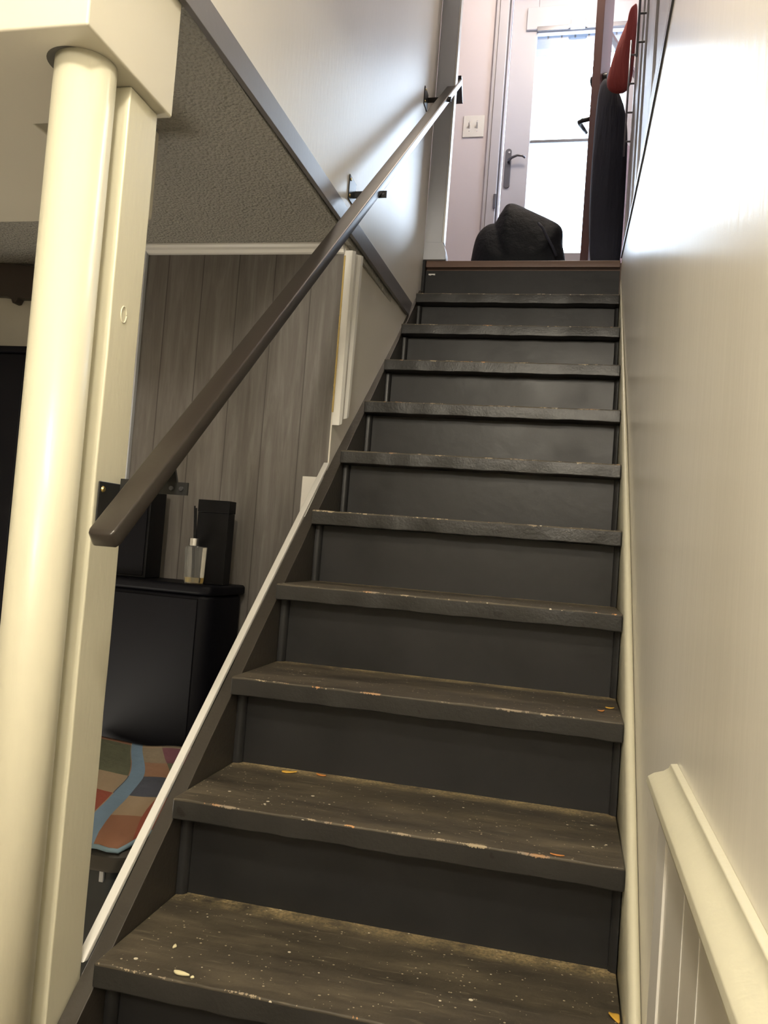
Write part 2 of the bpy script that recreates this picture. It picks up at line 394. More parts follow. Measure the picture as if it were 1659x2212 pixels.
# fluted corner molding from the crown down to the stringer
fp = [(1.131, -.031), (1.131, -.010), (1.142, -.004), (1.152, -.006), (1.160, -.014), (1.172, -.016), (1.184, -.012), (1.192, -.004), (1.205, -.002), (1.214, -.008), (1.218, -.031)]
fm = MB()
secs = []
for k in range(25):
    t = k/24; z = lambda y: (1.022+.5*(y-1.131)) + t*((1.545+.018*(y-1.131)/.087) - (1.022+.5*(y-1.131)))
    dy = .026*t
    secs.append([(x, 1.131+(y-1.131)*(.95+.3*t)-0.004*0, z(y)) for y, x in fp])
fm.loft(secs); struct(fm.build('trim_6', M['white']))
jag = MB()
pts = []
rr = random.Random(3)
for k in range(60):
    z = 1.06+k*.0079; pts.append((1.1305-rr.uniform(.001, .006)*(1-.6*k/60), z))
jag.prism(pts+[(1.1315, 1.53), (1.1315, 1.06)], 'x', -.0345, -.030)
m = mat('torn_yellow_paper_edge', (.45,.33,.12), .8); struct(jag.build('trim_7', m))

# ------------------------------------------------------------------ staircase
ST = thing('staircase', 'dark brown painted wooden staircase with worn treads climbing to the landing', 'staircase', (.4, -.45, ZF))
def put(o, loc): o.location = Vector(loc)-ST.location
# one tread mesh, origin at its front top edge
bm = MB(); bm.box(0, .797, 0, .289, -TH, 0)
bmesh.ops.subdivide_edges(bm.bm, edges=[e for e in bm.bm.edges if abs(e.verts[0].co.x-e.verts[1].co.x) > .5], cuts=60)
for v in bm.bm.verts:
    if v.co.y < .001:
        v.co.y += .0022*noise.noise(Vector((v.co.x*14, 0, v.co.z*40)))
        v.co.z += .0018*noise.noise(Vector((v.co.x*19, 5, v.co.z*40)))
tread0 = bm.build('tread', M['tread'], ST, bevel=.0028)
bm = MB(); bm.box(0, .797, 0, .018, -.19, -TH)
bmesh.ops.subdivide_edges(bm.bm, edges=[e for e in bm.bm.edges if abs(e.verts[0].co.x-e.verts[1].co.x) > .5], cuts=4)
riser0 = bm.build('riser', M['riserpaint'], ST)
bm = MB(); bm.prism([(0, .0), (.019, .0), (.019, -.004), (.015, -.011), (.009, -.014), (0, -.014)], 'z', -.19, -TH)
strip0 = bm.build('corner_strip', M['riserpaint'], ST, bevel=.001)
bm = MB(); bm.prism([(.797, .0), (.783, .0), (.783, -.004), (.788, -.009), (.797, -.011)], 'z', -.19, -TH)
strip1 = bm.build('corner_strip', M['riserpaint'], ST, bevel=.001)
jit = {4: -.001, 5: .0, 6: .001}
for i in range(-2, 10):
    y, z = GO*i, RISE*i
    for src, dy in ((tread0, 0), (riser0, OVER), (strip0, OVER), (strip1, OVER)):
        o = src if i == -2 else src.copy()
        if i != -2: COL.objects.link(o); o.parent = ST
        put(o, (0, y+dy, z+(.0 if src is tread0 else -.0006)))
# top riser and wooden landing nosing
o = riser0.copy(); COL.objects.link(o); o.parent = ST; put(o, (0, 2.216, ZL-.0006))
bm = MB(); bm.box(.0, .797, 2.203, 2.234, ZL-.028, ZL); 
o = bm.build('landing_nosing', M['woodfloor'], ST, bevel=.003); o.location = -ST.location
o['label'] = 'reddish brown wooden edge strip'
bm = MB(); bm.prism([(0, -.006), (.008, -.008), (.015, -.005), (.028, -.007), (.028, 0), (0, .0)], 'y', 2.2145, 2.216)
o = bm.build('paint_patch', M['white'], ST); o.location = Vector((.012, 0, ZL-.052))-ST.location
# left stringer: slanted board; its front edge runs just behind the nosings
def line(y): return SL*(y-.059)
bm = MB(); bm.prism([(-.47, line(-.47)), (2.16, line(2.16)), (2.20, line(2.16)), (2.20, 1.62), (2.14, line(2.14)-.33), (-.16, ZF+.002), (-.47, ZF+.002)], 'x', -.0310, -.0006)
bmesh.ops.subdivide_edges(bm.bm, edges=[e for e in bm.bm.edges if e.calc_length() > 2.5], cuts=80)
for v in bm.bm.verts:
    n_ = noise.noise(Vector((v.co.y*9, v.co.x*30, 2)))*.0018
    v.co.z += n_; v.co.y -= n_
bm.build('stringer', M['stringerpaint'], ST, bevel=.0015).location = -ST.location
# right skirt board, cream, with rounded edge
def rline(y, x): return SL*y
secs = []
for y in [(-.55+k*.05) for k in range(56)]:
    if y > 2.19: break
    xw = .8172 if y < .9 else .8172-.0165*max(0, (y-.9)/1.3)**1.4
    w_ = max(xw-.7985, .0035)
    z = SL*y
    secs.append([(.7985, y+.16, z-.30), (.7985, y+.004, z-.006), (.7985+w_*.25, y-.001, z+.002), (.7985+w_*.6, y-.002, z+.004), (.7985+w_*.9, y+.001, z+.001), (xw, y+.006, z-.008), (xw, y+.16, z-.30)])
bm = MB(); bm.loft(secs); o = bm.build('skirt_board', M['cream'], ST, smooth=True); o.location = -ST.location
o['label'] = 'cream painted skirt board along the right wall'
# pale trim strip along the outer edge of the stringer
bm = MB(); q = [(.0235, line(.0235)+.012), (1.135, line(1.135)+.012+.09*0), (1.150, line(1.150)+.0), (.0375, line(.0375)-.002)]
bm.prism(q, 'x', -.0475, -.0315)
o = bm.build('edge_strip', M['white'], ST, bevel=.002); o.location = -ST.location; o['label'] = 'narrow white strip along the outer edge of the stringer'

# ------------------------------------------------------------------ posts
bm = MB(); bm.box(-.121, -.033, -.064, .022, ZF, 1.3595)
bmesh.ops.subdivide_edges(bm.bm, edges=[e for e in bm.bm.edges if e.calc_length() > 1], cuts=60)
for v in bm.bm.verts: v.co.x += .0012*noise.noise(Vector((v.co.z*7, v.co.y*20, 1))); v.co.y += .001*noise.noise(Vector((v.co.z*9, v.co.x*20, 7)))
post = bm.build('square_post', M['cream'], bevel=.003)
tag(post, 'square cream painted wooden post at the foot of the stairs behind the round column', 'post')
k_ = MB(); k_.cyl((-.0335, -.035, .655), (-.0315, -.035, .655), .0032, n=12)
k_.build('screw_hole', M['stringerpaint'], post)
k_ = MB(); 
k_.tube([(-.0325, -.028+.008*math.cos(a), 1.010+.013*math.sin(a)) for a in [k*math.pi/10 for k in range(21)]], .0012, 6)
k_.build('paint_ring', M['cream'], post, smooth=True)
colm = thing('round_column', 'round cream painted steel support column under the beam at far left', 'column', (-.0735, -.1225, ZF))
bm = MB(); bm.cyl((-.0735, -.1225, ZF), (-.0735, -.1225, 1.3595), .0445, n=64)
o = bm.build('shaft', M['cream'], colm, smooth=True); o.location = -colm.location
for p in o.data.polygons: p.use_smooth = len(p.vertices) < 10
# cut ring where the column enters the beam
bm = MB(); n = 40; secs = []
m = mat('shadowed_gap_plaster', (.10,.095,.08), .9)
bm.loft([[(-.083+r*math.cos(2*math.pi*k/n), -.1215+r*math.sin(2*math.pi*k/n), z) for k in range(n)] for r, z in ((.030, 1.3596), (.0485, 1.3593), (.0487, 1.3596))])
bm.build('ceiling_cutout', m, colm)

# ------------------------------------------------------------------ handrail
HR = thing('handrail', 'dark bronze metal handrail climbing the left side of the stairs', 'handrail', (.05, -.17, .675))
def rz(y): return .675+SL*(y+.17)
def railsec(y, dz=0, w=.0205, h=.0165):
    # rounded rectangle across the rail
    c = Vector((.0545, y, rz(y)-h)); d = Vector((0, 1, SL)).normalized(); nrm = Vector((0, -d.z, d.y)); s_ = Vector((1, 0, 0))
    r = .0035; pts = []
    for cx, cy, a0 in ((1, 1, 0), (-1, 1, 90), (-1, -1, 180), (1, -1, 270)):
        for k in range(4):
            a = math.radians(a0+k*30)
            pts.append(c + s_*(cx*(w-r)+r*math.cos(a)) + nrm*(cy*(h*.82-r)+r*math.sin(a)))
    return pts
bm = MB(); secs = [railsec(y) for y in (-.166, .3, .8, 1.3, 1.8, 2.335)]
s0 = railsec(-.1735); cen = sum(s0, Vector())/len(s0); s0 = [cen+(p-cen)*.70 for p in s0]
s1 = railsec(-.1715); cen = sum(s1, Vector())/len(s1); s1 = [cen+(p-cen)*.90 for p in s1]
bm.loft([s0, s1]+secs)
o = bm.build('rail', M['bronze'], HR, smooth=True); o.location = -HR.location
es = o.modifiers.new('es', 'EDGE_SPLIT'); es.split_angle = math.radians(50)
bm = MB(); bm.prism([(2.305, rz(2.335)-.006), (2.338, rz(2.335)+.001), (2.400, rz(2.335)-.082), (2.380, rz(2.335)-.082), (2.322, rz(2.335)-.030)], 'x', .035, .074)
o = bm.build('end_return', M['bronze'], HR, bevel=.0015); o.location = -HR.location
def bracket(y, zc, wall, below, first=False):
    br = MB(); br.box(wall, wall+.003, y-.038, y+.032, zc-.036, zc+.036)
    b = br.build('bracket', M['blackmetal'], HR, bevel=.004); b.location = -HR.location
    fl_ = MB(); fl_.box(wall+.003, .088, y+.020, y+.024, below, below+.020)
    if first: fl_.prism([(.040, below+.018), (.070, below+.018), (.064, rz(y)-.026), (.046, rz(y)-.026)], 'y', y+.0195, y+.0245)
    a = fl_.build('arm', M['blackmetal'], b)
    for dx in (.072, .055):
        s_ = MB(); s_.cyl((dx+.006, y+.020, below+.010), (dx+.006, y+.0175, below+.010), .0035, n=12); s_.build('screw', M['nickel'], b)
    for dy, dz in ((-.028, .024), (-.028, -.024)):
        s_ = MB(); s_.cyl((wall+.003, y+dy, zc+dz), (wall+.0055, y+dy, zc+dz), .005, .0035, n=14); s_.build('screw', M['brass'], b)
bracket(-.020, .708, -.0315, .733, True)
bracket(1.080, 1.700, -.0115, 1.690)
bracket(2.000, 2.490, -.0115, 2.488)

# ------------------------------------------------------------------ right wall chair rail and boards
cp = [(0, .396), (-.012, .396), (-.017, .400), (-.018, .407), (-.014, .412), (-.010, .414), (-.011, .418), (-.018, .424), (-.026, .432), (-.031, .443), (-.030, .453), (-.024, .461), (-.014, .467), (-.009, .474), (-.008, .482), (0, .484)]
bm = MB()
bm.loft([[(WR+x, y-(0 if y < -.5 else (z-.40)*.98), .378+(z-.40)*.83) for x, z in cp] for y in (-.058, -.6, -2.2)])
tag(bm.build('chair_rail', M['cream'], bevel=.0012), 'cream moulded chair rail on the right wall', 'chair rail')
bm = MB(); bm.prism([(-.045, ZF), (-.045, .366), (-.060, .376), (-.122, .376), (-.122, ZF)], 'x', WR-.006, WR+.001)
struct(bm.build('trim_8', M['plate'], bevel=.001))
bm = MB(); bm.box(WR-.003, WR+.001, -2.2, -.123, ZF, .376)
for yy in (-.262, -.272): pass
struct(bm.build('wall_wainscot', M['wall']))
for k, yy in enumerate((-.270, -.372, -.52, -.67)):
    bm = MB(); bm.box(WR-.0038, WR-.0028, yy-.002, yy+.002, ZF, .376); struct(bm.build('trim_%d' % (9+k), M['white']))

# ------------------------------------------------------------------ basement objects beside the stairs
def rbox(x0, x1, y0, y1, z0, z1, name, material, parent=None, bev=.006):
    o = MB().box(x0, x1, y0, y1, z0, z1).build(name, material, parent, bevel=bev, seg=3)
    if parent is not None: o.location = -parent.location
    return o
cab = thing('black_cabinet', 'tall black cabinet with rounded corners standing against the grey wood paneling', 'cabinet', (-.58, 1.0, ZF))
bm = MB(); bm.prism([(-.310, .940), (-.285, .955), (-.268, 1.00), (-.258, 1.105), (-.95, 1.105), (-.95, .99)], 'z', ZF, .503)
o = bm.build('body', M['speaker'], cab, bevel=.012, seg=4); o.location = -cab.location
bm = MB(); bm.prism([(-.318, .930), (-.285, .940), (-.262, .985), (-.248, 1.108), (-.96, 1.108), (-.96, .98)], 'z', .503, .5315)
o = bm.build('top', M['speaker'], cab, bevel=.009, seg=4); o.location = -cab.location
bm = MB(); bm.prism([(-.60, .9455+.012), (-.32, .930+.0095), (-.32, .9285+.0095), (-.60, .9435+.012)], 'z', ZF+.05, .49)
o = bm.build('door', M['speaker'], cab, bevel=.002); o.location = -cab.location
bx = thing('black_box', 'upright black box standing on the cabinet behind the glass diffuser bottle', 'box', (-.32, 1.0, .5315))
rbox(-.366, -.271, .992, 1.036, .532, .735, 'body', M['dark'], bx, .0015)
rbox(-.367, -.270, .991, 1.037, .7355, .771, 'lid', M['dark'], bx, .0015)
tw = thing('black_speaker', 'narrow black speaker standing at the left end of the cabinet top', 'speaker', (-.565, 1.03, .5315))
rbox(-.62, -.513, .99, 1.08, .532, .79, 'body', M['dark'], tw, .003)
rbox(-.612, -.521, .986, .9895, .54, .782, 'grille', M['speaker'], tw, .001)
bt = thing('reed_diffuser', 'small square glass reed diffuser bottle with silver collar on the cabinet', 'diffuser', (-.345, .955, .5315))
def fr(w, d, z, cx=-.344, cy=.957): return [(cx-w, cy-d, z), (cx+w, cy-d, z), (cx+w, cy+d, z), (cx-w, cy+d, z)]
bm = MB(); bm.loft([fr(.0215, .0145, .532), fr(.0235, .016, .540), fr(.0265, .018, .632), fr(.0255, .017, .636), fr(.010, .010, .638)])
o = bm.build('bottle', M['bglass'], bt, bevel=.002); o.location = -bt.location
bm = MB(); bm.loft([fr(.0195, .0125, .536), fr(.0205, .0135, .550)]); o = bm.build('oil', M['oil'], bt); o.location = -bt.location
bm = MB(); bm.cyl((-.352, .957, .6375), (-.352, .957, .659), .0145, n=28); o = bm.build('collar', M['chrome'], bt, bevel=.001); o.location = -bt.location
for k, (dx, dz, bx_) in enumerate(((-.004, .0, 0), (.001, -.006, .004))):
    bm = MB(); bm.cyl((-.345+bx_, .957, .538), (-.3555+dx, .955, .750+dz), .0026, n=8); o = bm.build('reed', M['dark'], bt); o.location = -bt.location
# wall plate behind the stringer
pl = thing('wall_plate', 'white wall plate on the grey paneling just behind the stringer', 'wall plate', (-.07, 1.13, .80))
rbox(-.108, -.036, 1.1265, 1.1315, .746, .866, 'plate', M['plate'], pl, .002)
rbox(-.079, -.065, 1.1245, 1.1264, .785, .827, 'socket_face', M['white'], pl, .001)

# storage bin with lid, folded patchwork cloth on it
bn = thing('storage_bin', 'dark plastic storage bin with a lid below the folded patchwork cloth', 'storage bin', (-.4, .6, ZF))
def rrect(x0, x1, y0, y1, r, z, n=6):
    out = []
    for cx, cy, a0 in ((x1-r, y1-r, 0), (x0+r, y1-r, 90), (x0+r, y0+r, 180), (x1-r, y0+r, 270)):
        for k in range(n+1):
            a = math.radians(a0+90*k/n); out.append((cx+r*math.cos(a), cy+r*math.sin(a), z))
    return out
bm = MB(); bm.loft([rrect(-.58, -.14, .30, .88, .03, ZF+.001), rrect(-.60, -.115, .275, .90, .035, -.045), rrect(-.60, -.115, .275, .90, .035, -.043), rrect(-.605, -.108, .268, .905, .04, -.041), rrect(-.605, -.108, .268, .905, .04, .022)])
o = bm.build('body', M['binbody'], bn, smooth=True); o.location = -bn.location
o.modifiers.new('es', 'EDGE_SPLIT').split_angle = math.radians(35)
bm = MB(); bm.loft([rrect(-.612, -.096, .256, .910, .045, .0225), rrect(-.615, -.092, .252, .913, .045, .030), rrect(-.615, -.092, .252, .913, .045, .052), rrect(-.608, -.100, .260, .905, .04, .060), rrect(-.585, -.125, .285, .88, .03, .060), rrect(-.58, -.13, .29, .875, .03, .056)])
o = bm.build('lid', M['bin'], bn, smooth=True); o.location = -bn.location
o.modifiers.new('es', 'EDGE_SPLIT').split_angle = math.radians(35)
rbox(-.155, -.146, .262, .268, .000, .022, 'latch', M['lavender'], bn, .001)
cl = thing('folded_cloth', 'folded patchwork cloth with a pale blue stripe lying on the bin lid', 'cloth', (-.35, .6, .061))
bm = MB(); N, MM = 28, 36; uvs = {}
def clp(u, v, layer):
    y = .262+v*(.925-.262)
    xr = -.118+.02*math.sin(v*5)-.0*v + (.012 if layer else 0)*v - .20*max(0, v-.55)**1.3
    xl = -.60
    x = xl+(xr-xl)*u
    y += -.010*math.sin(u*9)*(1-v) + (.03*(1-u))*0
    h = .010*layer + .006*noise.noise(Vector((x*9, y*7, layer)))+.005*math.sin(x*22+y*9)
    h += -.012*max(0, (u-.93)/.07) - .008*max(0, (.05-v)/.05)
    return (x, y, .0745+max(h, -.004))
grid = {}
uvl = bm.bm.loops.layers.uv.new('UVMap')
for i in range(N+1):
    for j in range(MM+1): grid[i, j] = bm.bm.verts.new(clp(i/N, j/MM, 1))
for i in range(N):
    for j in range(MM):
        f = bm.bm.faces.new((grid[i, j], grid[i+1, j], grid[i+1, j+1], grid[i, j+1]))
        for lp, (a, b) in zip(f.loops, ((i, j), (i+1, j), (i+1, j+1), (i, j+1))): lp[uvl].uv = (a/N-.38-.48*(1-b/MM)+.5+.03*math.sin(b/MM*7), b/MM)
o = bm.build('top_layer', M['cloth'], cl, smooth=True); o.location = -cl.location
sd = o.modifiers.new('s', 'SOLIDIFY'); sd.thickness = .006; sd.offset = -1
bm = MB(); edge = [clp(i/24, 0, 1) for i in range(25)]+[clp(1, j/24, 1) for j in range(1, 25)]
bm.tube([(p[0]+.001, p[1]-.002, p[2]-.005) for p in edge], .0045, 8)
o = bm.build('hem', M['hem'], cl, smooth=True); o.location = -cl.location; o['label'] = 'pale blue folded hem'

# dark things in the basement, left of the column
bm = MB()
bm.prism([(-1.75, 1.44), (-1.70, 1.50), (-1.60, 1.535), (-1.45, 1.553), (-1.309, 1.556), (-1.24, 1.552), (-1.17, 1.542), (-1.08, 1.522), (-1.00, 1.49), (-.96, 1.45),
          (-.97, 1.437), (-1.172, 1.434), (-1.235, 1.434), (-1.243, 1.418), (-1.254, 1.416), (-1.262, 1.432), (-1.275, 1.438), (-1.31, 1.443), (-1.5, 1.445)], 'y', 1.262, 1.298)
o = tag(bm.build('curved_wood_panel', M['brownwood'], bevel=.002), 'dark brown curved wooden panel under the basement ceiling, left of the round column', 'wooden panel')
tc = thing('dark_cupboard', 'tall dark cupboard in the dim basement left of the round column', 'cupboard', (-1.35, 1.15, ZF))
rbox(-1.80, -1.00, 1.02, 1.27, ZF+.001, 1.185, 'body', M['speaker'], tc, .004)
rbox(-1.82, -.98, 1.005, 1.28, 1.186, 1.205, 'top', M['speaker'], tc, .003)

# ------------------------------------------------------------------ landing: door wall
# casing of the doorway
struct(MB().box(.050, .070, 3.478, 3.4995, ZL, 4.05).build('trim_13', M['cabwhite'], bevel=.003))
struct(MB().box(.071, .125, 3.470, 3.4995, ZL, 4.05).build('trim_14', M['cabwhite'], bevel=.004))
struct(MB().box(.050, .99, 3.475, 3.4995, 3.99, 4.06).build('trim_15', M['cabwhite'], bevel=.003))
dk = MB(); dk.box(.1255, .134, 3.484, 3.60, ZL, 3.975); struct(dk.build('trim_16', M['nickel']))
struct(MB().box(.13, .96, 3.50, 3.66, ZL-.02, ZL+.03).build('trim_17', M['cabwhite']))
# white storm door, frame with two panes
DY = 3.56
dm = MB()
dm.box(.140, .288, DY, DY+.035, 1.935, 3.965); dm.box(.812, .952, DY, DY+.035, 1.935, 3.965)
dm.box(.288, .812, DY, DY+.035, 3.745, 3.965); dm.box(.288, .812, DY, DY+.035, 1.935, 2.435)
door = struct(dm.build('door_1', M['cabwhite'], bevel=.004), 'white storm door with two glass panes')
def dpart(mb, name, m, bev=0, par=None, smooth=False):
    o = mb.build(name, m, par or door, bevel=bev, smooth=smooth); return o
dpart(MB().box(.289, .811, DY+.006, DY+.028, 3.090, 3.107), 'crossbar', M['greytrim'], .002)
dpart(MB().box(.289, .811, DY+.015, DY+.019, 3.108, 3.744), 'glass_pane', M['pane'])
dpart(MB().box(.289, .811, DY+.015, DY+.019, 2.436, 3.089), 'glass_pane', M['pane'])
dpart(MB().box(.225, .90, DY-.016, DY-.0005, 3.760, 3.895), 'head_panel', M['cabwhite'], .003)
dpart(MB().box(.288, .812, DY-.022, DY-.0165, 3.745, 3.772), 'screen_roller', M['nickel'], .002)
cb_ = dpart(MB().box(.478, .562, DY-.040, DY-.023, 3.738, 3.792), 'closer_bracket', M['cabwhite'], .003)
for xx in (.474, .566): dpart(MB().cyl((xx, DY-.034, 3.752), (xx, DY-.044, 3.752), .008, n=12), 'screw', M['chrome'], par=cb_)
hp = MB(); hp.prism([(.172+.018*math.cos(a), (3.035 if math.sin(a) > 0 else 2.835)+.018*math.sin(a)) for a in [k*math.pi/12 for k in range(24)]], 'y', DY-.008, DY-.0005)
hpo = dpart(hp, 'handle_plate', M['nickel'], .002)
lv = MB(); lv.tube([(.176, DY-.008, 2.975), (.178, DY-.030, 2.975), (.195, DY-.036, 2.985), (.225, DY-.036, 2.998), (.255, DY-.034, 2.996), (.272, DY-.030, 2.984)], [.009,.009,.008,.007,.007,.006], 12)
dpart(lv, 'lever', M['nickel'], par=hpo, smooth=True)
lk = MB(); lk.cyl((.176, DY-.010, 3.030), (.176, DY-.0085, 3.030), .006, n=12); dpart(lk, 'lock', M['chrome'], par=hpo)
struct(MB().box(.112, .1275, 3.462, 3.4695, 2.66, 2.745).build('trim_18', M['nickel'], bevel=.002))

# open wooden door leaf
Fp, Hp = Vector((.647, 2.80, 0)), Vector((.925, 3.49, 0))
dirv = (Hp-Fp).normalized(); nv = Vector((dirv.y, -dirv.x, 0))
ang = math.atan2(dirv.y, dirv.x); LEN = (Hp-Fp).length
wd = bpy.data.objects.new('door_2', None); COL.objects.link(wd); wd.location = (Fp.x, Fp.y, ZL); wd.rotation_euler = (0, 0, ang); wd.empty_display_size = .05
struct(wd, 'dark reddish wooden entry door standing open with a glass light')
def wpart(mb, name, m, bev=0, par=None, smooth=False): return mb.build(name, m, par or wd, bevel=bev, smooth=smooth, local=True)
# local: x along the leaf from the free edge, y thickness (+y = left face), z up
lf = MB(); z0, z1 = .008, 2.04; T = .0205
lf.box(0, .125, -T, T, z0, z1); lf.box(LEN-.10, LEN, -T, T, z0, z1)
lf.box(.125, LEN-.10, -T, T, z0, .98); lf.box(.125, LEN-.10, -T, T, 1.90, z1)
wpart(lf, 'leaf', M['redwood'], .002)
wpart(MB().box(.126, LEN-.101, -.003, .003, .981, 1.899), 'glass_light', M['pane'])
wpart(MB().box(.126, LEN-.101, -.012, .012, 1.40, 1.418), 'muntin', M['redwood'])
wpart(MB().box(.16, .34, -.0255, -.0206, .15, .85), 'raised_panel', M['redwood'], .004)
wpart(MB().box(.40, .62, -.0255, -.0206, .15, .85), 'raised_panel', M['redwood'], .004)
for sgn in (1, -1):
    db = MB(); db.cyl((.055, sgn*T, 1.128), (.055, sgn*(T+.022), 1.128), .030, .027, n=28)
    wpart(db, 'deadbolt', M['blackmetal'], .002)
    hb = MB(); hb.cyl((.055, sgn*T, .945), (.055, sgn*(T+.012), .945), .028, .026, n=24)
    hb.tube([(.055, sgn*(T+.01), .945), (.055, sgn*(T+.055), .945), (.06, sgn*(T+.075), .944), (.085, sgn*(T+.078), .942), (.115, sgn*(T+.076), .938), (.15, sgn*(T+.072), .930)], [.011,.011,.012,.011,.010,.008], 12)
    wpart(hb, 'lever', M['blackmetal'], 0, smooth=True)

# red garment and dark garment hanging by the closet
def garment(name, outline, y, depth, m, label, group=None):
    """outline in x,z; built as a soft closed body with its own depth"""
    cx = sum(p[0] for p in outline)/len(outline); cz = sum(p[1] for p in outline)/len(outline)
    bm = MB(); secs = []
    K = 8
    for k in range(K+1):
        t = -1+2*k/K; sc = max(.15, (1-abs(t)**3.2)**.5)
        secs.append([(cx+(x-cx)*sc+.004*math.sin(z*60+k), y+depth*t, cz+(z-cz)*(sc*.25+.75) if abs(t) > .99 else cz+(z-cz)*(sc*.4+.6)) for x, z in outline])
    bm.loft(secs)
    o = bm.build(name, m, smooth=True)
    s_ = o.modifiers.new('sub', 'SUBSURF'); s_.levels = 1; s_.render_levels = 2
    return o
tag(garment('red_jacket', [(0.808, 3.2224), (0.7964, 3.2224), (0.7721, 3.1448), (0.743, 3.0574), (0.7207, 2.9798), (0.7013, 2.9119), (0.6954, 2.8342), (0.7381, 2.81), (0.7964, 2.81), (0.808, 2.8827), (0.8099, 3.0089), (0.8119, 3.1253)], 2.585, .038, M['redcloth'],
    '', None), 'red jacket hanging beside the white closet doors', 'jacket')
tag(garment('dark_jacket', [(.664, 2.93), (.700, 2.935), (.735, 2.90), (.775, 2.82), (.800, 2.72), (.812, 2.62), (.814, 2.3), (.812, 1.96), (.76, 1.93), (.68, 1.94), (.655, 2.3), (.655, 2.7)], 2.68, .055, M['navy'],
    '', None), 'long dark navy coat hanging below the red jacket', 'coat')

# closet doors along the right side of the stairwell
XC = .836
struct(MB().box(.8395, .99, -.20, 2.80, 1.925, 4.28).build('wall_closet_side', M['cabwhite']))
struct(MB().box(.815, .839, -.2, 2.53, 1.925, 1.950).build('trim_19', M['cabwhite'], bevel=.002))
ys = [.20, .74, 1.28, 1.82, 2.10, 2.53]
labels = ['white shaker closet door nearest the stairs, at the right edge of the hall', 'white shaker closet door, second from the near end of the row', 'white closet door carrying the upper long bar handle',
          'narrow white closet door without a handle, between the two doors with bar handles', 'white closet door with a long bar handle, right beside the hanging red jacket']
def closet(y0, y1, label, hy):
    c_ = thing('closet_door', label, 'closet door', (XC, (y0+y1)/2, 1.953), 'white closet doors beside the stairwell')
    bm = MB(); bm.box(XC-.014, XC+.003, y0+.003, y1-.003, 1.953, 3.98); a = bm.build('panel', M['cabwhite'], c_, bevel=.001); a.location = -c_.location
    bm = MB()
    for q in ((y0+.003, y0+.055, 1.953, 3.98), (y1-.055, y1-.003, 1.953, 3.98), (y0+.055, y1-.055, 1.953, 2.02), (y0+.055, y1-.055, 3.91, 3.98)): bm.box(XC-.021, XC-.0145, *q)
    a = bm.build('frame', M['cabwhite'], c_); a.location = -c_.location
    if hy is not None:
        y, za, zb, nst = hy
        bm = MB(); bm.cyl((XC-.046, y, za), (XC-.046, y, zb), .0045, n=12)
        h = bm.build('bar_handle', M['nickel'], c_, smooth=True); h.location = -c_.location
        for k in range(nst):
            zz = za+(k+.5)*(zb-za)/nst
            bm = MB(); bm.cyl((XC-.0213, y, zz), (XC-.046, y, zz), .004, n=10); bm.build('standoff', M['nickel'], h)
hs = [None, None, (1.84, 2.50, 2.98, 4), None, (2.47, 2.46, 2.98, 4)]
hs[2] = (1.77, 2.48, 2.90, 4)
for k in range(5): closet(ys[k], ys[k+1], labels[k], hs[k])

# light switch on the door wall
sw = thing('light_switch', 'double toggle light switch plate on the pale pink wall left of the door', 'light switch', (-.038, 3.4995, 3.166))
a = MB().box(-.100, .024, 3.4925, 3.4995, 3.100, 3.229).build('plate', M['plate'], sw, bevel=.003); a.location = -sw.location
for xx in (-.062, -.016):
    t_ = MB(); t_.prism([(3.4925, 3.150), (3.4925, 3.176), (3.480, 3.172), (3.474, 3.182), (3.471, 3.178)], 'x', xx-.0045, xx+.0045)
    a = t_.build('toggle', M['plate'], sw, bevel=.001); a.location = -sw.location
    for zz in (3.135, 3.195):
        t_ = MB(); t_.cyl((xx, 3.4925, zz), (xx, 3.4915, zz), .003, n=10); a = t_.build('screw', M['chrome'], sw); a.location = -sw.location

# black bag on the landing
out = [(.150,1.905),(.143,1.96),(.149,2.02),(.157,2.085),(.176,2.13),(.205,2.165),(.232,2.175),(.250,2.172),(.262,2.205),(.283,2.235),(.292,2.258),(.318,2.268),(.350,2.255),(.40,2.232),(.46,2.205),(.515,2.178),(.545,2.155),(.553,2.12),(.552,2.08),(.566,2.04),(.572,1.98),(.580,1.93),(.575,1.905)]
bm = MB(); secs = []; K = 12
for k in range(K+1):
    t = -1+2*k/K; sc = math.sqrt(max(.02, 1-t*t))
    secs.append([(.36+(x-.36)*(.35+.65*sc)+.006*noise.noise(Vector((x*12, t*2, z*12))), 2.5+.15*t+.01*noise.noise(Vector((x*9, 3, z*9))), 1.903+(z-1.903)*(.15+.85*sc)) for x, z in out])
bm.loft(secs)
bag = bm.build('black_bag', M['nylon'], smooth=True)
s_ = bag.modifiers.new('sub', 'SUBSURF'); s_.levels = 1; s_.render_levels = 2
tag(bag, 'lumpy black bag slumped on the landing at the top of the stairs', 'bag')
bm = MB(); bm.tube([(.45, 2.36, 2.12), (.47, 2.335, 2.09), (.49, 2.33, 2.05), (.515, 2.335, 2.01), (.535, 2.345, 1.97)], .006, 8)
bm.build('strap', M['navy'], bag, smooth=True)

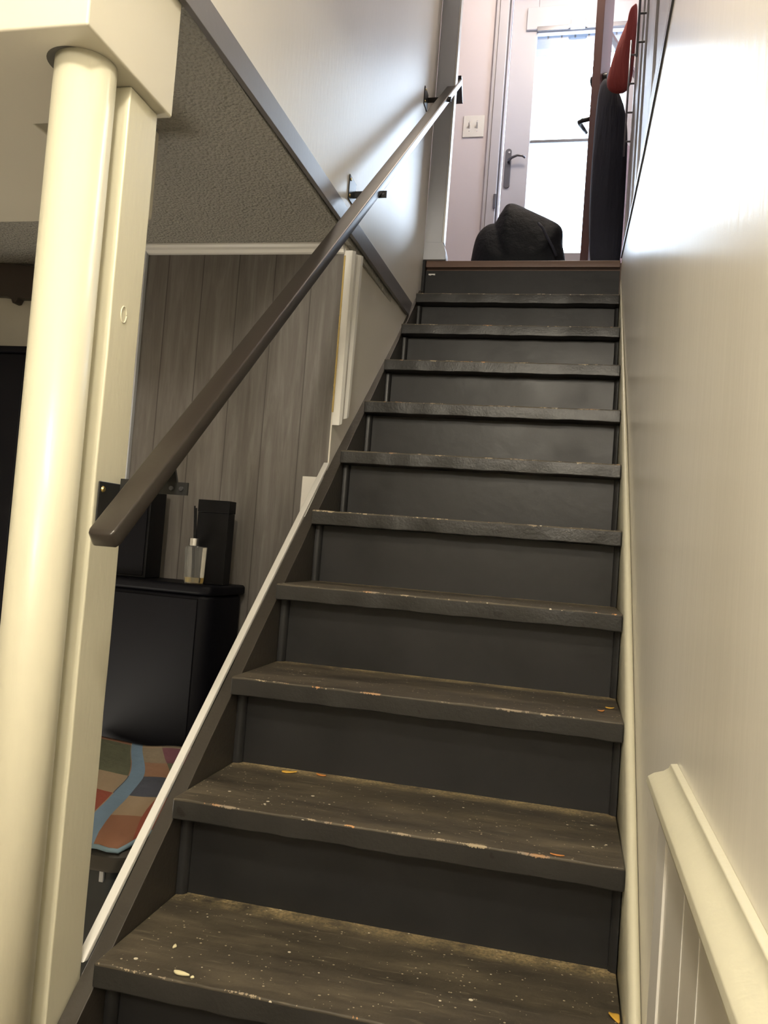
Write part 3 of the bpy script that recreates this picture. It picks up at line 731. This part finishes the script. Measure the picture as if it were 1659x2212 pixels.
# ------------------------------------------------------------------ crumbs and leaves on the treads
def fleck(name, x, y, z, sx, sy, h, rot, m, label, cat, curl=.5):
    bm = MB(); n = 14; P = []
    for k in range(n):
        a = 2*math.pi*k/n; r = 1-.25*math.cos(2*a)*0+.12*math.sin(3*a+sx*900)
        P.append((math.cos(a)*sx*r, math.sin(a)*sy*r*(1-.35*math.cos(a))))
    ctr = [(px_, py_, curl*h*(px_/sx)**2+.0006) for px_, py_ in P]
    bm.loft([ctr, [(a*.96, b*.92, c+h*.45) for a, b, c in ctr], [(a*.5, b*.45, h*.75+.0003) for a, b, c in ctr]])
    o = bm.build(name, m, smooth=True); o.location = (x, y, z+.0004); o.rotation_euler = (0, 0, rot)
    return tag(o, label, cat)
fleck('dry_leaf', .134, .480, .19, .016, .0055, .004, .25, M['yleaf'], 'curled yellow leaf piece lying at the back of the second tread up', 'leaf')
fleck('dry_leaf', .203, .492, .19, .012, .0045, .003, -.2, M['oleaf'], 'smaller orange leaf piece right of the curled yellow one', 'leaf')
fleck('dry_leaf', .758, .545, .38, .008, .004, .003, .6, M['oleaf'], 'left of the two leaf flakes at the right end of the third tread', 'leaf')
fleck('dry_leaf', .776, .590, .38, .009, .0035, .003, 0, M['yleaf'], 'right of the two leaf flakes at the right end of the third tread', 'leaf')
fleck('dry_leaf', .788, .135, 0, .007, .013, .004, .4, M['yleaf'], 'orange yellow leaf piece against the right skirt at the bottom of the picture', 'leaf')
fleck('wood_chip', .690, .236, .19, .012, .003, .002, 0, M['oleaf'], 'orange wood sliver on the front edge of the second tread', 'wood chip')
fleck('plaster_crumb', .140, .016, 0, .014, .004, .006, -.1, M['crumb'], 'long pale crumb near the front edge of the lowest tread', 'crumb', 0)
fleck('plaster_crumb', .160, .013, 0, .003, .003, .004, 0, M['crumb'], 'tiny pale crumb just right of the long crumb', 'crumb', 0)
fleck('plaster_crumb', .092, .089, 0, .003, .006, .004, .2, M['crumb'], 'small pale crumb farther back on the lowest tread', 'crumb', 0)

# ------------------------------------------------------------------ outside the door
struct(MB().box(-6, 8, 3.67, 16, 1.70, 1.80).build('ground_outside', M['concrete']))
pr = thing('porch_roof', 'white boarded porch frieze and roof seen through the top of the glass door', 'porch roof', (.5, 4.6, 4.2))
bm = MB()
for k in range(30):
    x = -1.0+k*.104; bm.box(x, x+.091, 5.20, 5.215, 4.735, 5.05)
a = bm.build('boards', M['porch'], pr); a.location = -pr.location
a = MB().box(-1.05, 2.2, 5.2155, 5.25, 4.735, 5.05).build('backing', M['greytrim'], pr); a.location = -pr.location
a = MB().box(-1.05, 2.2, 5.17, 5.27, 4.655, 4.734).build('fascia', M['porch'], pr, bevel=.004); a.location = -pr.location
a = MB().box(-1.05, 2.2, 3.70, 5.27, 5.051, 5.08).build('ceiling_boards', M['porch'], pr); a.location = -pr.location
tr_ = thing('bare_tree', 'thin branched tree outside, faint through the upper glass', 'tree', (1.6, 11.5, 1.8))
bm = MB(); bm.tube([(1.6, 11.5, 1.8), (1.55, 11.5, 4), (1.3, 11.5, 6.5), (.9, 11.4, 8.4), (.7, 11.4, 9.6)], [.12,.10,.07,.04,.02], 10)
a = bm.build('trunk', M['bark'], tr_, smooth=True); a.location = -tr_.location
rr = random.Random(11)
bm = MB(); lv_ = MB()
for k in range(26):
    z = 5.2+rr.random()*4.0; x = 1.5-.2*(z-4)+rr.uniform(-.1, .1); L_ = rr.uniform(.6, 1.6); a_ = rr.uniform(-2.9, -.2)
    p = [Vector((x, 11.45, z))]
    for q in range(5): p.append(p[-1]+Vector((math.cos(a_)*L_/5, rr.uniform(-.1, .1), -abs(math.sin(a_))*L_/5*(q*.35)))); a_ += rr.uniform(-.3, .3)
    bm.tube(p, [.02,.016,.012,.009,.006,.004], 6)
    for q in range(10):
        c_ = p[rr.randint(2, 5)]+Vector((rr.uniform(-.12, .12), rr.uniform(-.1, .1), rr.uniform(-.2, .05)))
        lv_.loft([[c_+Vector((-.03, 0, 0)), c_+Vector((0, .01, .012)), c_+Vector((.03, 0, -.02)), c_+Vector((0, -.01, -.03))], [c_+Vector((-.02, .004, -.01)), c_+Vector((0, .012, 0)), c_+Vector((.02, .004, -.03)), c_+Vector((0, -.006, -.04))]])
a = bm.build('branches', M['bark'], tr_, smooth=True); a.location = -tr_.location
a = lv_.build('leaves', M['leafgreen'], tr_); a.location = -tr_.location; a['kind'] = 'stuff'
